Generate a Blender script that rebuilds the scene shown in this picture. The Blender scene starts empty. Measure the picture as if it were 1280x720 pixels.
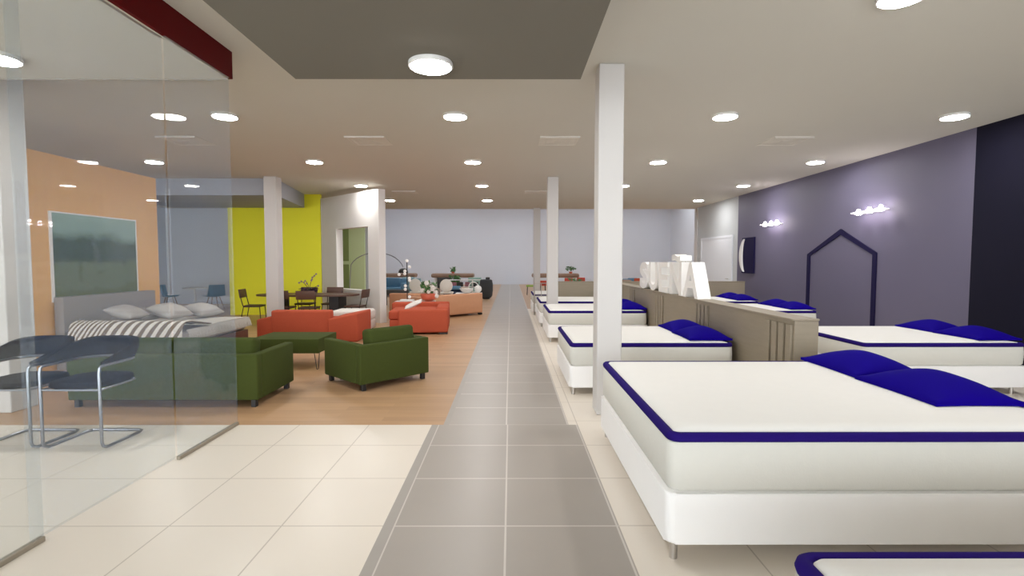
import bpy, bmesh, math, random
from mathutils import Vector, Matrix
random.seed(7)
PI = math.pi
sc = bpy.context.scene
COL = sc.collection

# ------------------------------------------------------------------ materials
def lin(c):
    return tuple(((v/255)/12.92 if v/255 <= .04045 else ((v/255+.055)/1.055)**2.4) for v in c)
def rgba(c): return (*c, 1.0)
class N:
    def __init__(s, name):
        s.m = bpy.data.materials.new(name); s.m.use_nodes = True
        s.t = s.m.node_tree; s.n = s.t.nodes; s.l = s.t.links
        s.b = s.n['Principled BSDF']; s.out = s.n['Material Output']
    def add(s, typ, **kw):
        n = s.n.new(typ)
        for k, v in kw.items(): setattr(n, k, v)
        return n
    def link(s, a, b): s.l.new(a, b)
    def math(s, op, a, b=None):
        n = s.add('ShaderNodeMath', operation=op)
        for i, v in enumerate((a, b)):
            if v is None: continue
            if isinstance(v, (int, float)): n.inputs[i].default_value = v
            else: s.link(v, n.inputs[i])
        return n.outputs[0]
    def mix(s, f, a, b):
        n = s.add('ShaderNodeMix', data_type='RGBA')
        if isinstance(f, (int, float)): n.inputs[0].default_value = f
        else: s.link(f, n.inputs[0])
        for i, v in ((6, a), (7, b)):
            if isinstance(v, tuple): n.inputs[i].default_value = rgba(v[:3])
            else: s.link(v, n.inputs[i])
        return n.outputs[2]
    def coord(s):
        return s.add('ShaderNodeTexCoord').outputs['Object']
    def noise(s, scale, detail=4, vec=None, rough=.5):
        n = s.add('ShaderNodeTexNoise'); n.inputs['Scale'].default_value = scale
        n.inputs['Detail'].default_value = detail; n.inputs['Roughness'].default_value = rough
        s.link(vec or s.coord(), n.inputs['Vector']); return n.outputs[0]
    def bump(s, h, strength=.2, dist=.01):
        n = s.add('ShaderNodeBump'); n.inputs['Strength'].default_value = strength
        n.inputs['Distance'].default_value = dist
        s.link(h, n.inputs['Height']); s.link(n.outputs[0], s.b.inputs['Normal'])
def set_col(k, v):
    if isinstance(v, tuple): k.b.inputs['Base Color'].default_value = rgba(v[:3])
    else: k.link(v, k.b.inputs['Base Color'])
def plain(name, c, rough=.6, metal=0, var=.05, nscale=6, bump=0, bscale=150, spec=.5, sheen=0):
    k = N(name); c = tuple(c)
    n = k.noise(nscale, 3)
    lo = tuple(v*(1-var) for v in c); hi = tuple(min(1, v*(1+var)) for v in c)
    set_col(k, k.mix(n, lo, hi))
    k.b.inputs['Roughness'].default_value = rough; k.b.inputs['Metallic'].default_value = metal
    k.b.inputs['Specular IOR Level'].default_value = spec
    if sheen: k.b.inputs['Sheen Weight'].default_value = sheen
    if bump: k.bump(k.noise(bscale, 2), bump, .003)
    return k.m
def emit(name, c, s):
    k = N(name); k.b.inputs['Base Color'].default_value = rgba(c)
    k.b.inputs['Emission Color'].default_value = rgba(c); k.b.inputs['Emission Strength'].default_value = s
    return k.m
def grid_line(k, ax, x0, p, w):
    f = k.math('FRACT', k.math('ADD', k.math('DIVIDE', k.math('SUBTRACT', ax, x0), p), .5))
    d = k.math('MULTIPLY', k.math('ABSOLUTE', k.math('SUBTRACT', f, .5)), p)
    return k.math('LESS_THAN', d, w/2)
def tile(name, c, g, x0, px, y0, py, w, rough, var=.04, streak=0):
    k = N(name); co = k.coord()
    sp = k.add('ShaderNodeSeparateXYZ'); k.link(co, sp.inputs[0])
    m = k.math('MAXIMUM', grid_line(k, sp.outputs[0], x0, px, w), grid_line(k, sp.outputs[1], y0, py, w))
    base = k.mix(k.noise(1.3, 5), tuple(v*(1-var) for v in c), tuple(v*(1+var) for v in c))
    if streak:
        mp = k.add('ShaderNodeMapping'); mp.inputs['Scale'].default_value = (1.5, 40, 1); k.link(co, mp.inputs[0])
        base = k.mix(k.math('MULTIPLY', k.noise(1.2, 4, mp.outputs[0]), streak), base, tuple(v*.8 for v in c))
    set_col(k, k.mix(m, base, g))
    k.b.inputs['Roughness'].default_value = rough
    k.bump(k.math('SUBTRACT', 1.0, m), .25, .002)
    return k.m
def wood(name, a, b, rough=.5, scale=(1, 12, 12), planks=None):
    k = N(name); co = k.coord()
    mp = k.add('ShaderNodeMapping'); mp.inputs['Scale'].default_value = scale; k.link(co, mp.inputs[0])
    g = k.noise(1.6, 6, mp.outputs[0], .6)
    c = k.mix(g, a, b)
    if planks:
        br = k.add('ShaderNodeTexBrick'); br.offset = .37; br.offset_frequency = 2
        br.inputs['Scale'].default_value = 1; br.inputs['Brick Width'].default_value = planks[0]
        br.inputs['Row Height'].default_value = planks[1]; br.inputs['Mortar Size'].default_value = .0012
        br.inputs['Color1'].default_value = (.90, .90, .90, 1); br.inputs['Color2'].default_value = (1.06, 1.06, 1.06, 1)
        br.inputs['Mortar'].default_value = (.78, .78, .78, 1)
        k.link(co, br.inputs['Vector'])
        mm = k.add('ShaderNodeMix', data_type='RGBA', blend_type='MULTIPLY'); mm.inputs[0].default_value = 1
        k.link(c, mm.inputs[6]); k.link(br.outputs['Color'], mm.inputs[7]); c = mm.outputs[2]
    set_col(k, c); k.b.inputs['Roughness'].default_value = rough
    return k.m

M = {}
M['cream'] = tile('cream tile', (.78, .715, .63), (.54, .48, .41), -.028, .681, 3.027, .682, .009, .32, .03)
M['grey_near'] = tile('grey tile wide', (.36, .325, .29), (.58, .54, .50), -.032, .675, 3.024, .682, .012, .36, .06)
M['grey_far'] = tile('grey tile narrow', (.39, .355, .32), (.60, .56, .52), -.043, .60, 4.951, .588, .014, .38, .06, .5)
M['grey_trim'] = plain('grey border tile', (.36, .33, .30), .4, var=.06)
M['wood_floor'] = wood('oak floorboards', (.40, .24, .125), (.52, .325, .185), .42, (1, 14, 1), (1.3, .13))
M['ceiling'] = plain('ceiling paint', (.63, .61, .545), .9, var=.015, nscale=1)
M['soffit'] = plain('soffit dark taupe', (.175, .16, .13), .9, var=.02, nscale=1)  # darker taupe than the ceiling material
M['white_wall'] = plain('white wall paint', (.74, .72, .70), .8, var=.015, nscale=1, bump=.05)
M['hall_wall'] = plain('hall wall paint', (.72, .745, .80), .85, var=.02, nscale=.6)
M['bulkhead'] = plain('grey bulkhead paint', (.36, .375, .42), .85, var=.02, nscale=1)
M['side_wall'] = plain('cool grey side wall paint', (.50, .52, .54), .85, var=.02, nscale=1)
M['pillar'] = plain('pillar paint', (.58, .56, .545), .65, var=.02, nscale=1)
M['purple'] = plain('purple wall paint', (.115, .105, .165), .6, var=.03, nscale=1.5, bump=.05)
M['navy_wall'] = plain('navy wall paint', (.004, .0035, .014), .8, spec=.2, var=.06, nscale=1.5)
M['navy_trim'] = plain('navy trim', (.010, .007, .040), .8, spec=.15)
M['yellow'] = plain('yellow wall paint', (.86, .84, .03), .7, var=.03, nscale=1, bump=.05)
M['green_wall'] = plain('sage wall paint', (.58, .70, .42), .7, var=.03, nscale=1)
M['green_dark'] = plain('deep sage panel', (.24, .32, .12), .7)
M['orange_wall'] = wood('honey wood panel', (.72, .40, .12), (.84, .50, .18), .5, (8, 8, .7))
M['red'] = plain('dark red panel', (.10, .001, .002), .6, var=.06, spec=.1)
M['steel'] = plain('brushed steel', (.55, .52, .49), .35, 1, .04)
M['rail'] = plain('taupe floor rail', (.30, .26, .20), .5, .3)
M['chrome'] = plain('chrome tube', (.30, .31, .34), .3, 1, .03)
M['mattress'] = plain('white knit ticking', (.66, .65, .60), .95, var=.02, nscale=20, bump=.25, bscale=90)
M['quilt'] = plain('white quilt top', (.80, .79, .765), .95, var=.015, nscale=10, bump=.15, bscale=60)
M['bedbase'] = plain('white upholstered base', (.90, .89, .885), .6, var=.015, bump=.05)
M['navy'] = plain('navy piping', (.016, .005, .13), .85, var=.1, bump=.1, spec=.1)
M['pillow_navy'] = plain('royal navy satin', (.006, .0002, .20), .85, var=.08, spec=.05)
M['taupe_wood'] = wood('taupe oak veneer', (.25, .21, .15), (.32, .27, .20), .5, (2, 2, 18))
M['green'] = plain('moss green upholstery', (.050, .066, .013), .9, var=.08, nscale=30, bump=.12, spec=.2)
M['black'] = plain('black lacquer', (.012, .012, .013), .45)
M['charcoal'] = plain('charcoal upholstery', (.05, .052, .055), .8, var=.1, nscale=40, bump=.15)
M['chair_black'] = plain('black wool', (.006, .0055, .006), .95, var=.12, nscale=60, bump=.15, spec=.08)
M['orange'] = plain('orange upholstery', (.45, .088, .045), .9, var=.06, nscale=30, bump=.12, spec=.2)
M['tan'] = plain('tan leather', (.62, .32, .18), .6, var=.06, nscale=8, bump=.1)
M['dark_wood'] = wood('dark brown wood', (.075, .036, .024), (.13, .062, .04), .5, (2, 14, 14))
M['table_wood'] = wood('mid brown wood', (.24, .15, .10), (.34, .22, .15), .5, (2, 14, 14))
M['white'] = plain('white lacquer', (.82, .81, .79), .45, var=.01)
M['offwhite'] = plain('off white boucle', (.76, .74, .70), .9, var=.04, nscale=40, bump=.2)
M['sheet'] = plain('pale beige sheet', (.55, .52, .475), .95, var=.04, nscale=20, bump=.2)
M['grey_fab'] = plain('grey linen', (.43, .40, .37), .9, var=.06, nscale=30, bump=.15)
M['headboard'] = plain('grey headboard fabric', (.29, .265, .245), .85, var=.04, nscale=30, bump=.1)
M['blue'] = plain('blue shell plastic', (.22, .46, .60), .5)
M['blue_fab'] = plain('blue upholstery', (.10, .22, .33), .8, bump=.1)
M['navy_fab'] = plain('slate navy fabric', (.03, .05, .10), .85, bump=.1)
M['teal'] = plain('grey teal fabric', (.24, .36, .38), .85, bump=.1)
M['mint'] = plain('mint green lacquer', (.30, .48, .42), .5)
M['lime'] = plain('lime green fabric', (.27, .42, .06), .8)
M['red_fab'] = plain('red fabric', (.55, .07, .04), .8)
M['leaf'] = plain('leaf green', (.06, .16, .04), .6, var=.3, nscale=12)
M['petal'] = plain('white petals', (.85, .82, .78), .7)
M['lilac'] = plain('dusky lilac petals', (.32, .24, .26), .7)
M['plum'] = plain('plum glaze', (.03, .012, .045), .3)
M['clay'] = plain('orange clay glaze', (.60, .12, .06), .4)
M['book'] = plain('rose cloth', (.36, .16, .20), .8)
M['lamp_rim'] = plain('white lamp rim', (.80, .79, .77), .5)
M['lamp_on'] = emit('lit lamp diffuser', (1, .985, .965), 140)
M['lamp_soft'] = emit('lit globe', (.86, .83, .80), .12)
M['bulb'] = emit('lit wall lamp bulb', (1, .90, .92), 65)
M['bulb_up'] = emit('lit upper bulb', (1, .90, .92), 110)
M['lamp_glow'] = emit('lit frosted shade', (.95, .92, .92), .55)
M['vent'] = plain('ceiling vent metal', (.62, .58, .53), .6)
M['vent_in'] = plain('ceiling vent louvre', (.70, .67, .60), .8)
M['letter'] = plain('white painted letter', (.93, .92, .90), .5, var=.01)

def striped():
    k = N('brown and cream stripes'); co = k.coord()
    sp = k.add('ShaderNodeSeparateXYZ'); k.link(co, sp.inputs[0])
    x = k.math('SUBTRACT', sp.outputs[0], k.math('MULTIPLY', sp.outputs[2], .55))
    f = k.math('FRACT', k.math('MULTIPLY', x, 7.5)); a = k.math('LESS_THAN', f, .5)
    f2 = k.math('FRACT', k.math('MULTIPLY', x, 15)); b = k.math('LESS_THAN', f2, .5)
    left = k.math('LESS_THAN', x, -6.3)
    s = k.math('ADD', k.math('MULTIPLY', a, k.math('SUBTRACT', 1.0, left)), k.math('MULTIPLY', b, left))
    set_col(k, k.mix(s, (.74, .70, .64), (.19, .145, .11))); k.b.inputs['Roughness'].default_value = .95
    k.bump(k.noise(60, 3), .3, .004)
    return k.m
M['stripes'] = striped()

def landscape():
    k = N('blurred parkland bands'); co = k.coord()
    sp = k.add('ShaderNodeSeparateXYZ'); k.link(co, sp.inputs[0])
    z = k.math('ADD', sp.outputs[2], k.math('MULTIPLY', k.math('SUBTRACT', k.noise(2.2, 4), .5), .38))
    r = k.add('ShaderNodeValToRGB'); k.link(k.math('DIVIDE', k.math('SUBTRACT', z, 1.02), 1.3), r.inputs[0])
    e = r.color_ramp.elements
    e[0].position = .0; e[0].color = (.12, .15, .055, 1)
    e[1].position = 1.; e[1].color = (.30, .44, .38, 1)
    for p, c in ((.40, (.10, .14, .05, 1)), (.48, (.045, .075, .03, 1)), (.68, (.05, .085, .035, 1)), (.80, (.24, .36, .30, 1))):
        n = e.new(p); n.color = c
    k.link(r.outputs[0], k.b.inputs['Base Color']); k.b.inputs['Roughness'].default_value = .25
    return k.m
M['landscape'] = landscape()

def glass(name, sky_veil, tint=(.40, .56, .88)):  # diffuse tint in the pane stands in for reflected sky
    k = N(name); k.n.remove(k.b)
    tr = k.add('ShaderNodeBsdfTransparent'); tr.inputs[0].default_value = (.97, .985, .98, 1)
    gl = k.add('ShaderNodeBsdfGlossy'); gl.inputs['Roughness'].default_value = .02
    lw = k.add('ShaderNodeLayerWeight'); lw.inputs[0].default_value = .5
    refl = k.math('ADD', .022, k.math('MULTIPLY', .9, k.math('POWER', lw.outputs['Facing'], 5.0)))
    df = k.add('ShaderNodeBsdfDiffuse'); df.inputs[0].default_value = rgba(tint)
    tl = k.add('ShaderNodeBsdfTranslucent'); tl.inputs[0].default_value = rgba(tint)
    h = k.add('ShaderNodeMixShader'); h.inputs[0].default_value = .5
    k.link(df.outputs[0], h.inputs[1]); k.link(tl.outputs[0], h.inputs[2])
    a = k.add('ShaderNodeMixShader'); a.inputs[0].default_value = sky_veil
    k.link(tr.outputs[0], a.inputs[1]); k.link(h.outputs[0], a.inputs[2])
    b = k.add('ShaderNodeMixShader'); k.link(refl, b.inputs[0])
    k.link(a.outputs[0], b.inputs[1]); k.link(gl.outputs[0], b.inputs[2])
    k.link(b.outputs[0], k.out.inputs[0])
    return k.m
M['glass'] = glass('shop glass', .055)
M['glass_sky_veil'] = glass('shop glass sky veil', .085, (.40, .44, .50))  # stronger, greyer share of the painted-in reflection

# ------------------------------------------------------------------ mesh helpers
def box(bm, lo, hi, bev=0, seg=2, mtx=None):
    r = bmesh.ops.create_cube(bm, size=1)
    vs = r['verts']
    c = [(lo[i]+hi[i])/2 for i in range(3)]; s = [hi[i]-lo[i] for i in range(3)]
    for v in vs: v.co = Vector((c[0]+v.co.x*s[0], c[1]+v.co.y*s[1], c[2]+v.co.z*s[2]))
    if mtx is not None:
        for v in vs: v.co = mtx @ v.co
    if bev:
        es = list({e for v in vs for e in v.link_edges})
        bmesh.ops.bevel(bm, geom=es, offset=bev, segments=seg, profile=.5, affect='EDGES', clamp_overlap=True)
def tube(bm, pts, r, n=8, closed=False):
    pts = [Vector(p) for p in pts]; rings = []
    L = len(pts)
    up = None
    for i, p in enumerate(pts):
        a = pts[(i-1) % L] if (closed or i > 0) else p
        b = pts[(i+1) % L] if (closed or i < L-1) else p
        t = (b-a).normalized()
        if up is None:
            up = Vector((0, 0, 1)) if abs(t.z) < .9 else Vector((1, 0, 0))
        s = t.cross(up).normalized(); u = s.cross(t).normalized(); up = u
        rr = r[i] if isinstance(r, (list, tuple)) else r
        rings.append([bm.verts.new(p + (s*math.cos(2*PI*k/n) + u*math.sin(2*PI*k/n))*rr) for k in range(n)])
    m = L if closed else L-1
    for i in range(m):
        A, B = rings[i], rings[(i+1) % L]
        for k in range(n): bm.faces.new((A[k], A[(k+1) % n], B[(k+1) % n], B[k]))
    if not closed:
        bm.faces.new(rings[0][::-1]); bm.faces.new(rings[-1])
def lathe(bm, prof, c=(0, 0, 0), n=24):
    rings = []
    for r, z in prof:
        if r < 1e-5: rings.append([bm.verts.new((c[0], c[1], c[2]+z))])
        else: rings.append([bm.verts.new((c[0]+r*math.cos(2*PI*k/n), c[1]+r*math.sin(2*PI*k/n), c[2]+z)) for k in range(n)])
    for A, B in zip(rings, rings[1:]):
        for k in range(n):
            k2 = (k+1) % n
            if len(A) == 1 and len(B) == 1: continue
            if len(A) == 1: bm.faces.new((A[0], B[k2], B[k]))
            elif len(B) == 1: bm.faces.new((A[k], A[k2], B[0]))
            else: bm.faces.new((A[k], A[k2], B[k2], B[k]))
def cyl(bm, c, r, z0, z1, n=20):
    lathe(bm, [(0, z0), (r, z0), (r, z1), (0, z1)], (c[0], c[1], 0), n)
def prism(bm, poly, axis, a, b):
    """extrude a 2-D outline along an axis"""
    def P(p, t):
        return {'x': (t, p[0], p[1]), 'y': (p[0], t, p[1]), 'z': (p[0], p[1], t)}[axis]
    A = [bm.verts.new(P(p, a)) for p in poly]; B = [bm.verts.new(P(p, b)) for p in poly]
    n = len(poly)
    bm.faces.new(A[::-1]); bm.faces.new(B)
    for i in range(n): bm.faces.new((A[i], A[(i+1) % n], B[(i+1) % n], B[i]))
def ball(bm, c, r, sz=(1, 1, 1), u=14, v=8):
    ret = bmesh.ops.create_uvsphere(bm, u_segments=u, v_segments=v, radius=r)
    for w in ret['verts']: w.co = Vector((c[0]+w.co.x*sz[0], c[1]+w.co.y*sz[1], c[2]+w.co.z*sz[2]))
def rrect(x0, x1, y0, y1, r, n=6):
    pts = []
    for cx, cy, a0 in ((x1-r, y1-r, 0), (x0+r, y1-r, PI/2), (x0+r, y0+r, PI), (x1-r, y0+r, 1.5*PI)):
        for k in range(n+1):
            a = a0+PI/2*k/n; pts.append((cx+r*math.cos(a), cy+r*math.sin(a)))
    return pts
def cushion(bm, w, d, h, c=(0, 0, 0), rot=None, n=16, flat=.35, edge=.012, p=.75, sag=0):
    """a filled pillow with thin seam edges, pinched corners"""
    R = rot or Matrix.Identity(3); C = Vector(c)
    top, bot = {}, {}
    for i in range(n+1):
        for j in range(n+1):
            u = -1+2*i/n; v = -1+2*j/n
            f = max(0, (1-u*u)*(1-v*v))**p
            k = 1-.06*(u*u*v*v) - .05*((1-u*u)*v*v + (1-v*v)*u*u)*0
            pin = 1-.045*((1-u*u)*abs(v)**3) , 1-.045*((1-v*v)*abs(u)**3)
            x = u*w/2*pin[1]; y = v*d/2*pin[0]
            w1 = 1+.05*math.sin(5*u+2)*math.sin(4*v+1)
            zt = edge + h*f*w1 - sag*abs(u); zb = -edge - h*flat*f - sag*abs(u)
            top[i, j] = bm.verts.new(C + R @ Vector((x, y, zt)))
            bot[i, j] = bm.verts.new(C + R @ Vector((x, y, zb)))
    for i in range(n):
        for j in range(n):
            bm.faces.new((top[i, j], top[i+1, j], top[i+1, j+1], top[i, j+1]))
            bm.faces.new((bot[i, j], bot[i, j+1], bot[i+1, j+1], bot[i+1, j]))
    for i in range(n):
        for (a, b) in (((i, 0), (i+1, 0)), ((i+1, n), (i, n)), ((0, i+1), (0, i)), ((n, i), (n, i+1))):
            bm.faces.new((top[a], bot[a], bot[b], top[b]))
def fin(name, bm, mat, parent=None, smooth=True, angle=35):
    bmesh.ops.recalc_face_normals(bm, faces=bm.faces)
    me = bpy.data.meshes.new(name); bm.to_mesh(me); bm.free()
    if smooth:
        for p in me.polygons: p.use_smooth = True
        me.set_sharp_from_angle(angle=math.radians(angle))
    me.materials.append(mat)
    o = bpy.data.objects.new(name, me); COL.objects.link(o)
    if parent is not None: o.parent = parent
    return o
def B(): return bmesh.new()
def part(name, mat, parent, fn, **kw):
    bm = B(); fn(bm); return fin(name, bm, mat, parent, **kw)
def tag(o, label, cat, group=None):
    o['label'] = label; o['category'] = cat
    if group: o['group'] = group
    return o
def thing(name, label, cat, loc=(0, 0, 0), rz=0, group=None):
    o = bpy.data.objects.new(name, None); o.empty_display_size = .1
    COL.objects.link(o); o.location = loc; o.rotation_euler = (0, 0, rz)
    return tag(o, label, cat, group)
def struct(name, mat, *boxes, fn=None, parent=None):
    bm = B()
    for lo, hi in boxes: box(bm, lo, hi)
    if fn: fn(bm)
    o = fin(name, bm, mat, parent, smooth=False)
    if parent is None: o['kind'] = 'structure'
    return o
def copy_tree(o, parent=None):
    c = o.copy(); COL.objects.link(c)
    if parent is not None: c.parent = parent
    for ch in [x for x in bpy.data.objects if x.parent == o]: copy_tree(ch, c)
    return c
def dup(o, label, loc, rz=None):
    c = copy_tree(o); c.location = loc
    if rz is not None: c.rotation_euler = (0, 0, rz)
    c['label'] = label
    return c

# ------------------------------------------------------------------ setting
CZ = 3.6
struct('floor', M['wood_floor'], ((-13, 4.951, -.1), (-.661, 36, 0)), ((.567, 17.3, -.1), (11.2, 36, 0)))
struct('floor', M['cream'], ((-13, -6, -.1), (-.775, 4.951, 0)), ((.655, -6, -.1), (6.95, 4.951, 0)), ((.567, 4.951, -.1), (6.95, 17.3, 0)))
struct('floor', M['grey_near'], ((-.71, -6, -.1), (.655, 4.951, 0)))
struct('floor', M['grey_far'], ((-.605, 4.951, -.1), (.567, 36, 0)))
struct('trim_1', M['grey_trim'], ((-.775, -6, -.1), (-.71, 4.951, 0.0)), ((-.661, 4.951, -.1), (-.605, 36, 0)))
struct('ceiling', M['ceiling'], ((-13, -6, CZ), (7.1, 19.55, CZ+.15)))
struct('ceiling_soffit', M['soffit'], ((-1.77, -6, 3.1), (.575, 4.3, CZ)))
struct('ceiling_canopy', M['ceiling'], ((-8, -6, 3.345), (-2.70, 5.0, CZ)))
struct('trim_2', M['red'], ((-2.70, -6, 3.345), (-2.665, 5.01, CZ)))
struct('trim_3', M['rail'], ((-8, 5.0, 3.335), (-2.70, 5.01, CZ)))
struct('ceiling_bulkhead', M['bulkhead'], fn=lambda bm: prism(bm, [(-10, 12.46), (-5.66, 12.46), (-6.14, 15.35), (-10, 15.35)], 'z', 3.2, CZ))
struct('ceiling_hall', M['hall_wall'], ((-9, 19.55, 6.4), (11.2, 22.5, 6.55)), ((-9, 32, 6.4), (11.2, 36.2, 6.55)), ((-9, 23.5, 6.4), (11.2, 30.8, 6.55)))  # gaps between the strips are unseen, added to let sky light in
struct('wall_hall_riser', M['hall_wall'], ((-9, 19.55, CZ), (11.2, 19.7, 6.4)))
struct('wall_back', M['hall_wall'], ((-9, 36, 0), (11.2, 36.2, 6.4)))
struct('wall_hall_right', M['hall_wall'], ((11.2, 19.55, 0), (11.4, 36.2, 6.4)))
struct('wall_hall_left', M['hall_wall'], ((-9.2, 19.55, 0), (-9, 36.2, 6.4)))
struct('wall_right_return', M['white_wall'], ((7.15, 19.4, 0), (11.2, 19.55, CZ)))
struct('wall_right', M['purple'], ((6.95, 7.73, 0), (7.15, 15.72, CZ)))
struct('wall_right_navy', M['navy_wall'], ((6.95, -6, 0), (7.15, 7.73, CZ)))
struct('wall_right_white', M['side_wall'], ((6.95, 15.72, 0), (7.15, 19.4, CZ)))
d = struct('door_1', M['hall_wall'], ((6.925, 16.1, 0), (6.955, 18.6, 2.36)))
part('door_frame', M['hall_wall'], d, lambda bm: [box(bm, (6.91, 16.02, 0), (6.955, 16.1, 2.44)), box(bm, (6.91, 18.6, 0), (6.955, 18.68, 2.44)), box(bm, (6.91, 16.1, 2.36), (6.955, 18.6, 2.44))])
part('door_handle', M['steel'], d, lambda bm: tube(bm, [(6.925, 16.3, 1.05), (6.88, 16.3, 1.05), (6.88, 16.42, 1.05)], .012))
struct('wall_left', M['hall_wall'], ((-13.2, -6, 0), (-13, 19.4, CZ)))
struct('wall_rear_left', M['hall_wall'], ((-13, 19.4, 0), (-5.0, 19.55, CZ)))
struct('wall_yellow', M['yellow'], ((-8.44, 15.37, 0), (-5.68, 15.5, CZ)))
struct('wall_green', M['green_wall'], ((-8, 18.4, 0), (-5.25, 18.55, CZ)))
struct('trim_4', M['green_dark'], ((-6.15, 18.37, 0), (-5.80, 18.3995, 1.5)), ((-6.15, 18.37, 1.62), (-5.80, 18.3995, CZ)))
# diagonal white partition with an opening
WA = Vector((-3.40, 13.26)); WB = Vector((-5.66, 15.36)); WL = (WB-WA).length
wd = (WB-WA).normalized()
wn = Vector((wd.y, -wd.x))            # away from the viewer side
if wn.y < 0: wn = -wn
def wallpt(t, n, z): p = WA+wd*t+wn*n; return Vector((p.x, p.y, z))
def wbox(bm, t0, t1, z0, z1, n0=0, n1=.2):
    vs = [bm.verts.new(wallpt(t, n, z)) for z in (z0, z1) for (t, n) in ((t0, n0), (t1, n0), (t1, n1), (t0, n1))]
    for f in ((0, 1, 2, 3), (4, 7, 6, 5), (0, 4, 5, 1), (1, 5, 6, 2), (2, 6, 7, 3), (3, 7, 4, 0)): bm.faces.new([vs[i] for i in f])
struct('wall_diagonal', M['white_wall'], fn=lambda bm: [wbox(bm, 0, .49, 0, 3.47), wbox(bm, 2.22, WL, 0, 3.47), wbox(bm, .49, 2.22, 0, .8), wbox(bm, .49, 2.22, 2.53, 3.47)])
w1 = struct('window_1', M['white'], fn=lambda bm: [wbox(bm, .49, 2.22, .8, .83, -.02, .2), wbox(bm, .49, .52, .83, 2.53, 0, .2), wbox(bm, 2.19, 2.22, .83, 2.53, 0, .2)])
# pillars
def pillar(name, x0, x1, y0, y1, z1=CZ):
    struct(name, M['pillar'], fn=lambda bm: box(bm, (x0, y0, 0), (x1, y1, z1), .012, 2))
pillar('wall_pillar_front', .893, 1.15, 5.27, 5.53)
pillar('wall_pillar_middle', .87, 1.13, 12.2, 12.46)
pillar('wall_pillar_far', .85, 1.10, 19.12, 19.38)
pillar('wall_pillar_dining', -5.82, -5.52, 12.16, 12.455)
pillar('wall_pillar_right', 6.92, 7.25, 19.1, 19.385)
pillar('wall_pillar_left', -5.6, -5.28, 5.35, 5.67)
# honey-wood partition behind the striped bed
struct('wall_wood_partition', M['orange_wall'], ((-6.9, 7.2, 0), (-6.72, 9.8, 3.17)))

# ------------------------------------------------------------------ ceiling lamps
def make_lamp(label, loc):
    t = thing('ceiling_lamp', label, 'ceiling lamp', loc, 0, 'round ceiling lamps')
    part('rim', M['lamp_rim'], t, lambda bm: lathe(bm, [(0, 0), (.165, 0), (.168, -.006), (.168, -.03), (.16, -.036), (.150, -.034), (0, -.034)], n=36))
    part('diffuser', M['lamp_on'], t, lambda bm: lathe(bm, [(0, -.034), (.150, -.034), (.147, -.040), (.10, -.043), (0, -.044)], n=36))
    return t
ordn = {1: 'nearest', 2: 'second', 3: 'third', 4: 'fourth', 5: 'fifth'}
L0 = None
rows = [(-.757, [7.1, 10.3, 13.47, 16.66], 'over the grey aisle'), (-3.9, [7.1, 10.3, 13.47, 16.66], 'over the sofas'),
        (2.93, [3.93, 7.1, 10.3, 13.47], 'over the beds beside the aisle'), (6.07, [3.93, 7.1, 10.3, 13.47, 16.66], 'along the purple wall'),  # nearest purple-wall lamp is out of view, added to light the foreground
        (-7.08, [10.3], 'behind the glass, above the striped bed')]
for x, ys, desc in rows:
    for i, y in enumerate(ys):
        lab = f'round white ceiling lamp {desc}, {ordn[i+1]} lamp of its row' if len(ys) > 1 else f'round white ceiling lamp {desc}'
        if L0 is None: L0 = make_lamp(lab, (x, y, CZ))
        else: dup(L0, lab, (x, y, CZ))
dup(L0, 'round white lamp fixed under the dark lowered ceiling panel', (-.605, 3.95, 3.1))
dup(L0, 'round white lamp under the entrance canopy, cut by the left edge', (-4.36, 4.45, 3.345))

def make_vent(label, loc):
    t = thing('ceiling_vent', label, 'ceiling vent', loc, 0, 'square ceiling vents')
    def fr(bm):
        s = .32
        for (a, b, c, d_) in ((-s, s, -s, -s+.03), (-s, s, s-.03, s), (-s, -s+.03, -s+.03, s-.03), (s-.03, s, -s+.03, s-.03)):
            box(bm, (a, c, -.008), (b, d_, 0), .002, 1)
    part('frame', M['vent_in'], t, fr)
    def lou(bm):
        for k, s in enumerate((.27, .19, .11)):
            o = s; i_ = s-.05; z0 = -.004; z1 = -.010
            for q in range(4):
                R = Matrix.Rotation(q*PI/2, 3, 'Z')
                v = [bm.verts.new(R @ Vector(p)) for p in ((-o, o, z0), (o, o, z0), (i_, i_, z1), (-i_, i_, z1))]
                w = [bm.verts.new(R @ Vector(p)) for p in ((-o, o, z0+.002), (o, o, z0+.002), (i_, i_, z1+.002), (-i_, i_, z1+.002))]
                bm.faces.new(v); bm.faces.new(w[::-1])
                for a in range(4): bm.faces.new((v[a], v[(a+1) % 4], w[(a+1) % 4], w[a]))
        box(bm, (-.05, -.05, -.012), (.05, .05, -.008))
        box(bm, (-.29, -.29, -.004), (.29, .29, 0))
    part('louvres', M['vent_in'], t, lou)
    part('front_lip', M['vent'], t, lambda bm: box(bm, (-.32, -.326, -.030), (.32, -.3201, 0), .002, 1))
    return t
v0 = make_vent('square ceiling vent above the green armchairs, left of the aisle', (-2.34, 8.6, CZ))
dup(v0, 'square ceiling vent right of the aisle, left of the front pillar', (.79, 8.6, CZ))
dup(v0, 'square ceiling vent between the front pillar and the purple wall', (4.54, 8.6, CZ))
dup(v0, 'square ceiling vent far back, just left of the middle pillar', (.72, 14.9, CZ))
dup(v0, 'square ceiling vent far back, right of the white diagonal wall', (-3.03, 14.9, CZ))
dup(v0, 'square ceiling vent seen through the glass above the striped bed', (-5.35, 8.6, CZ))

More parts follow.
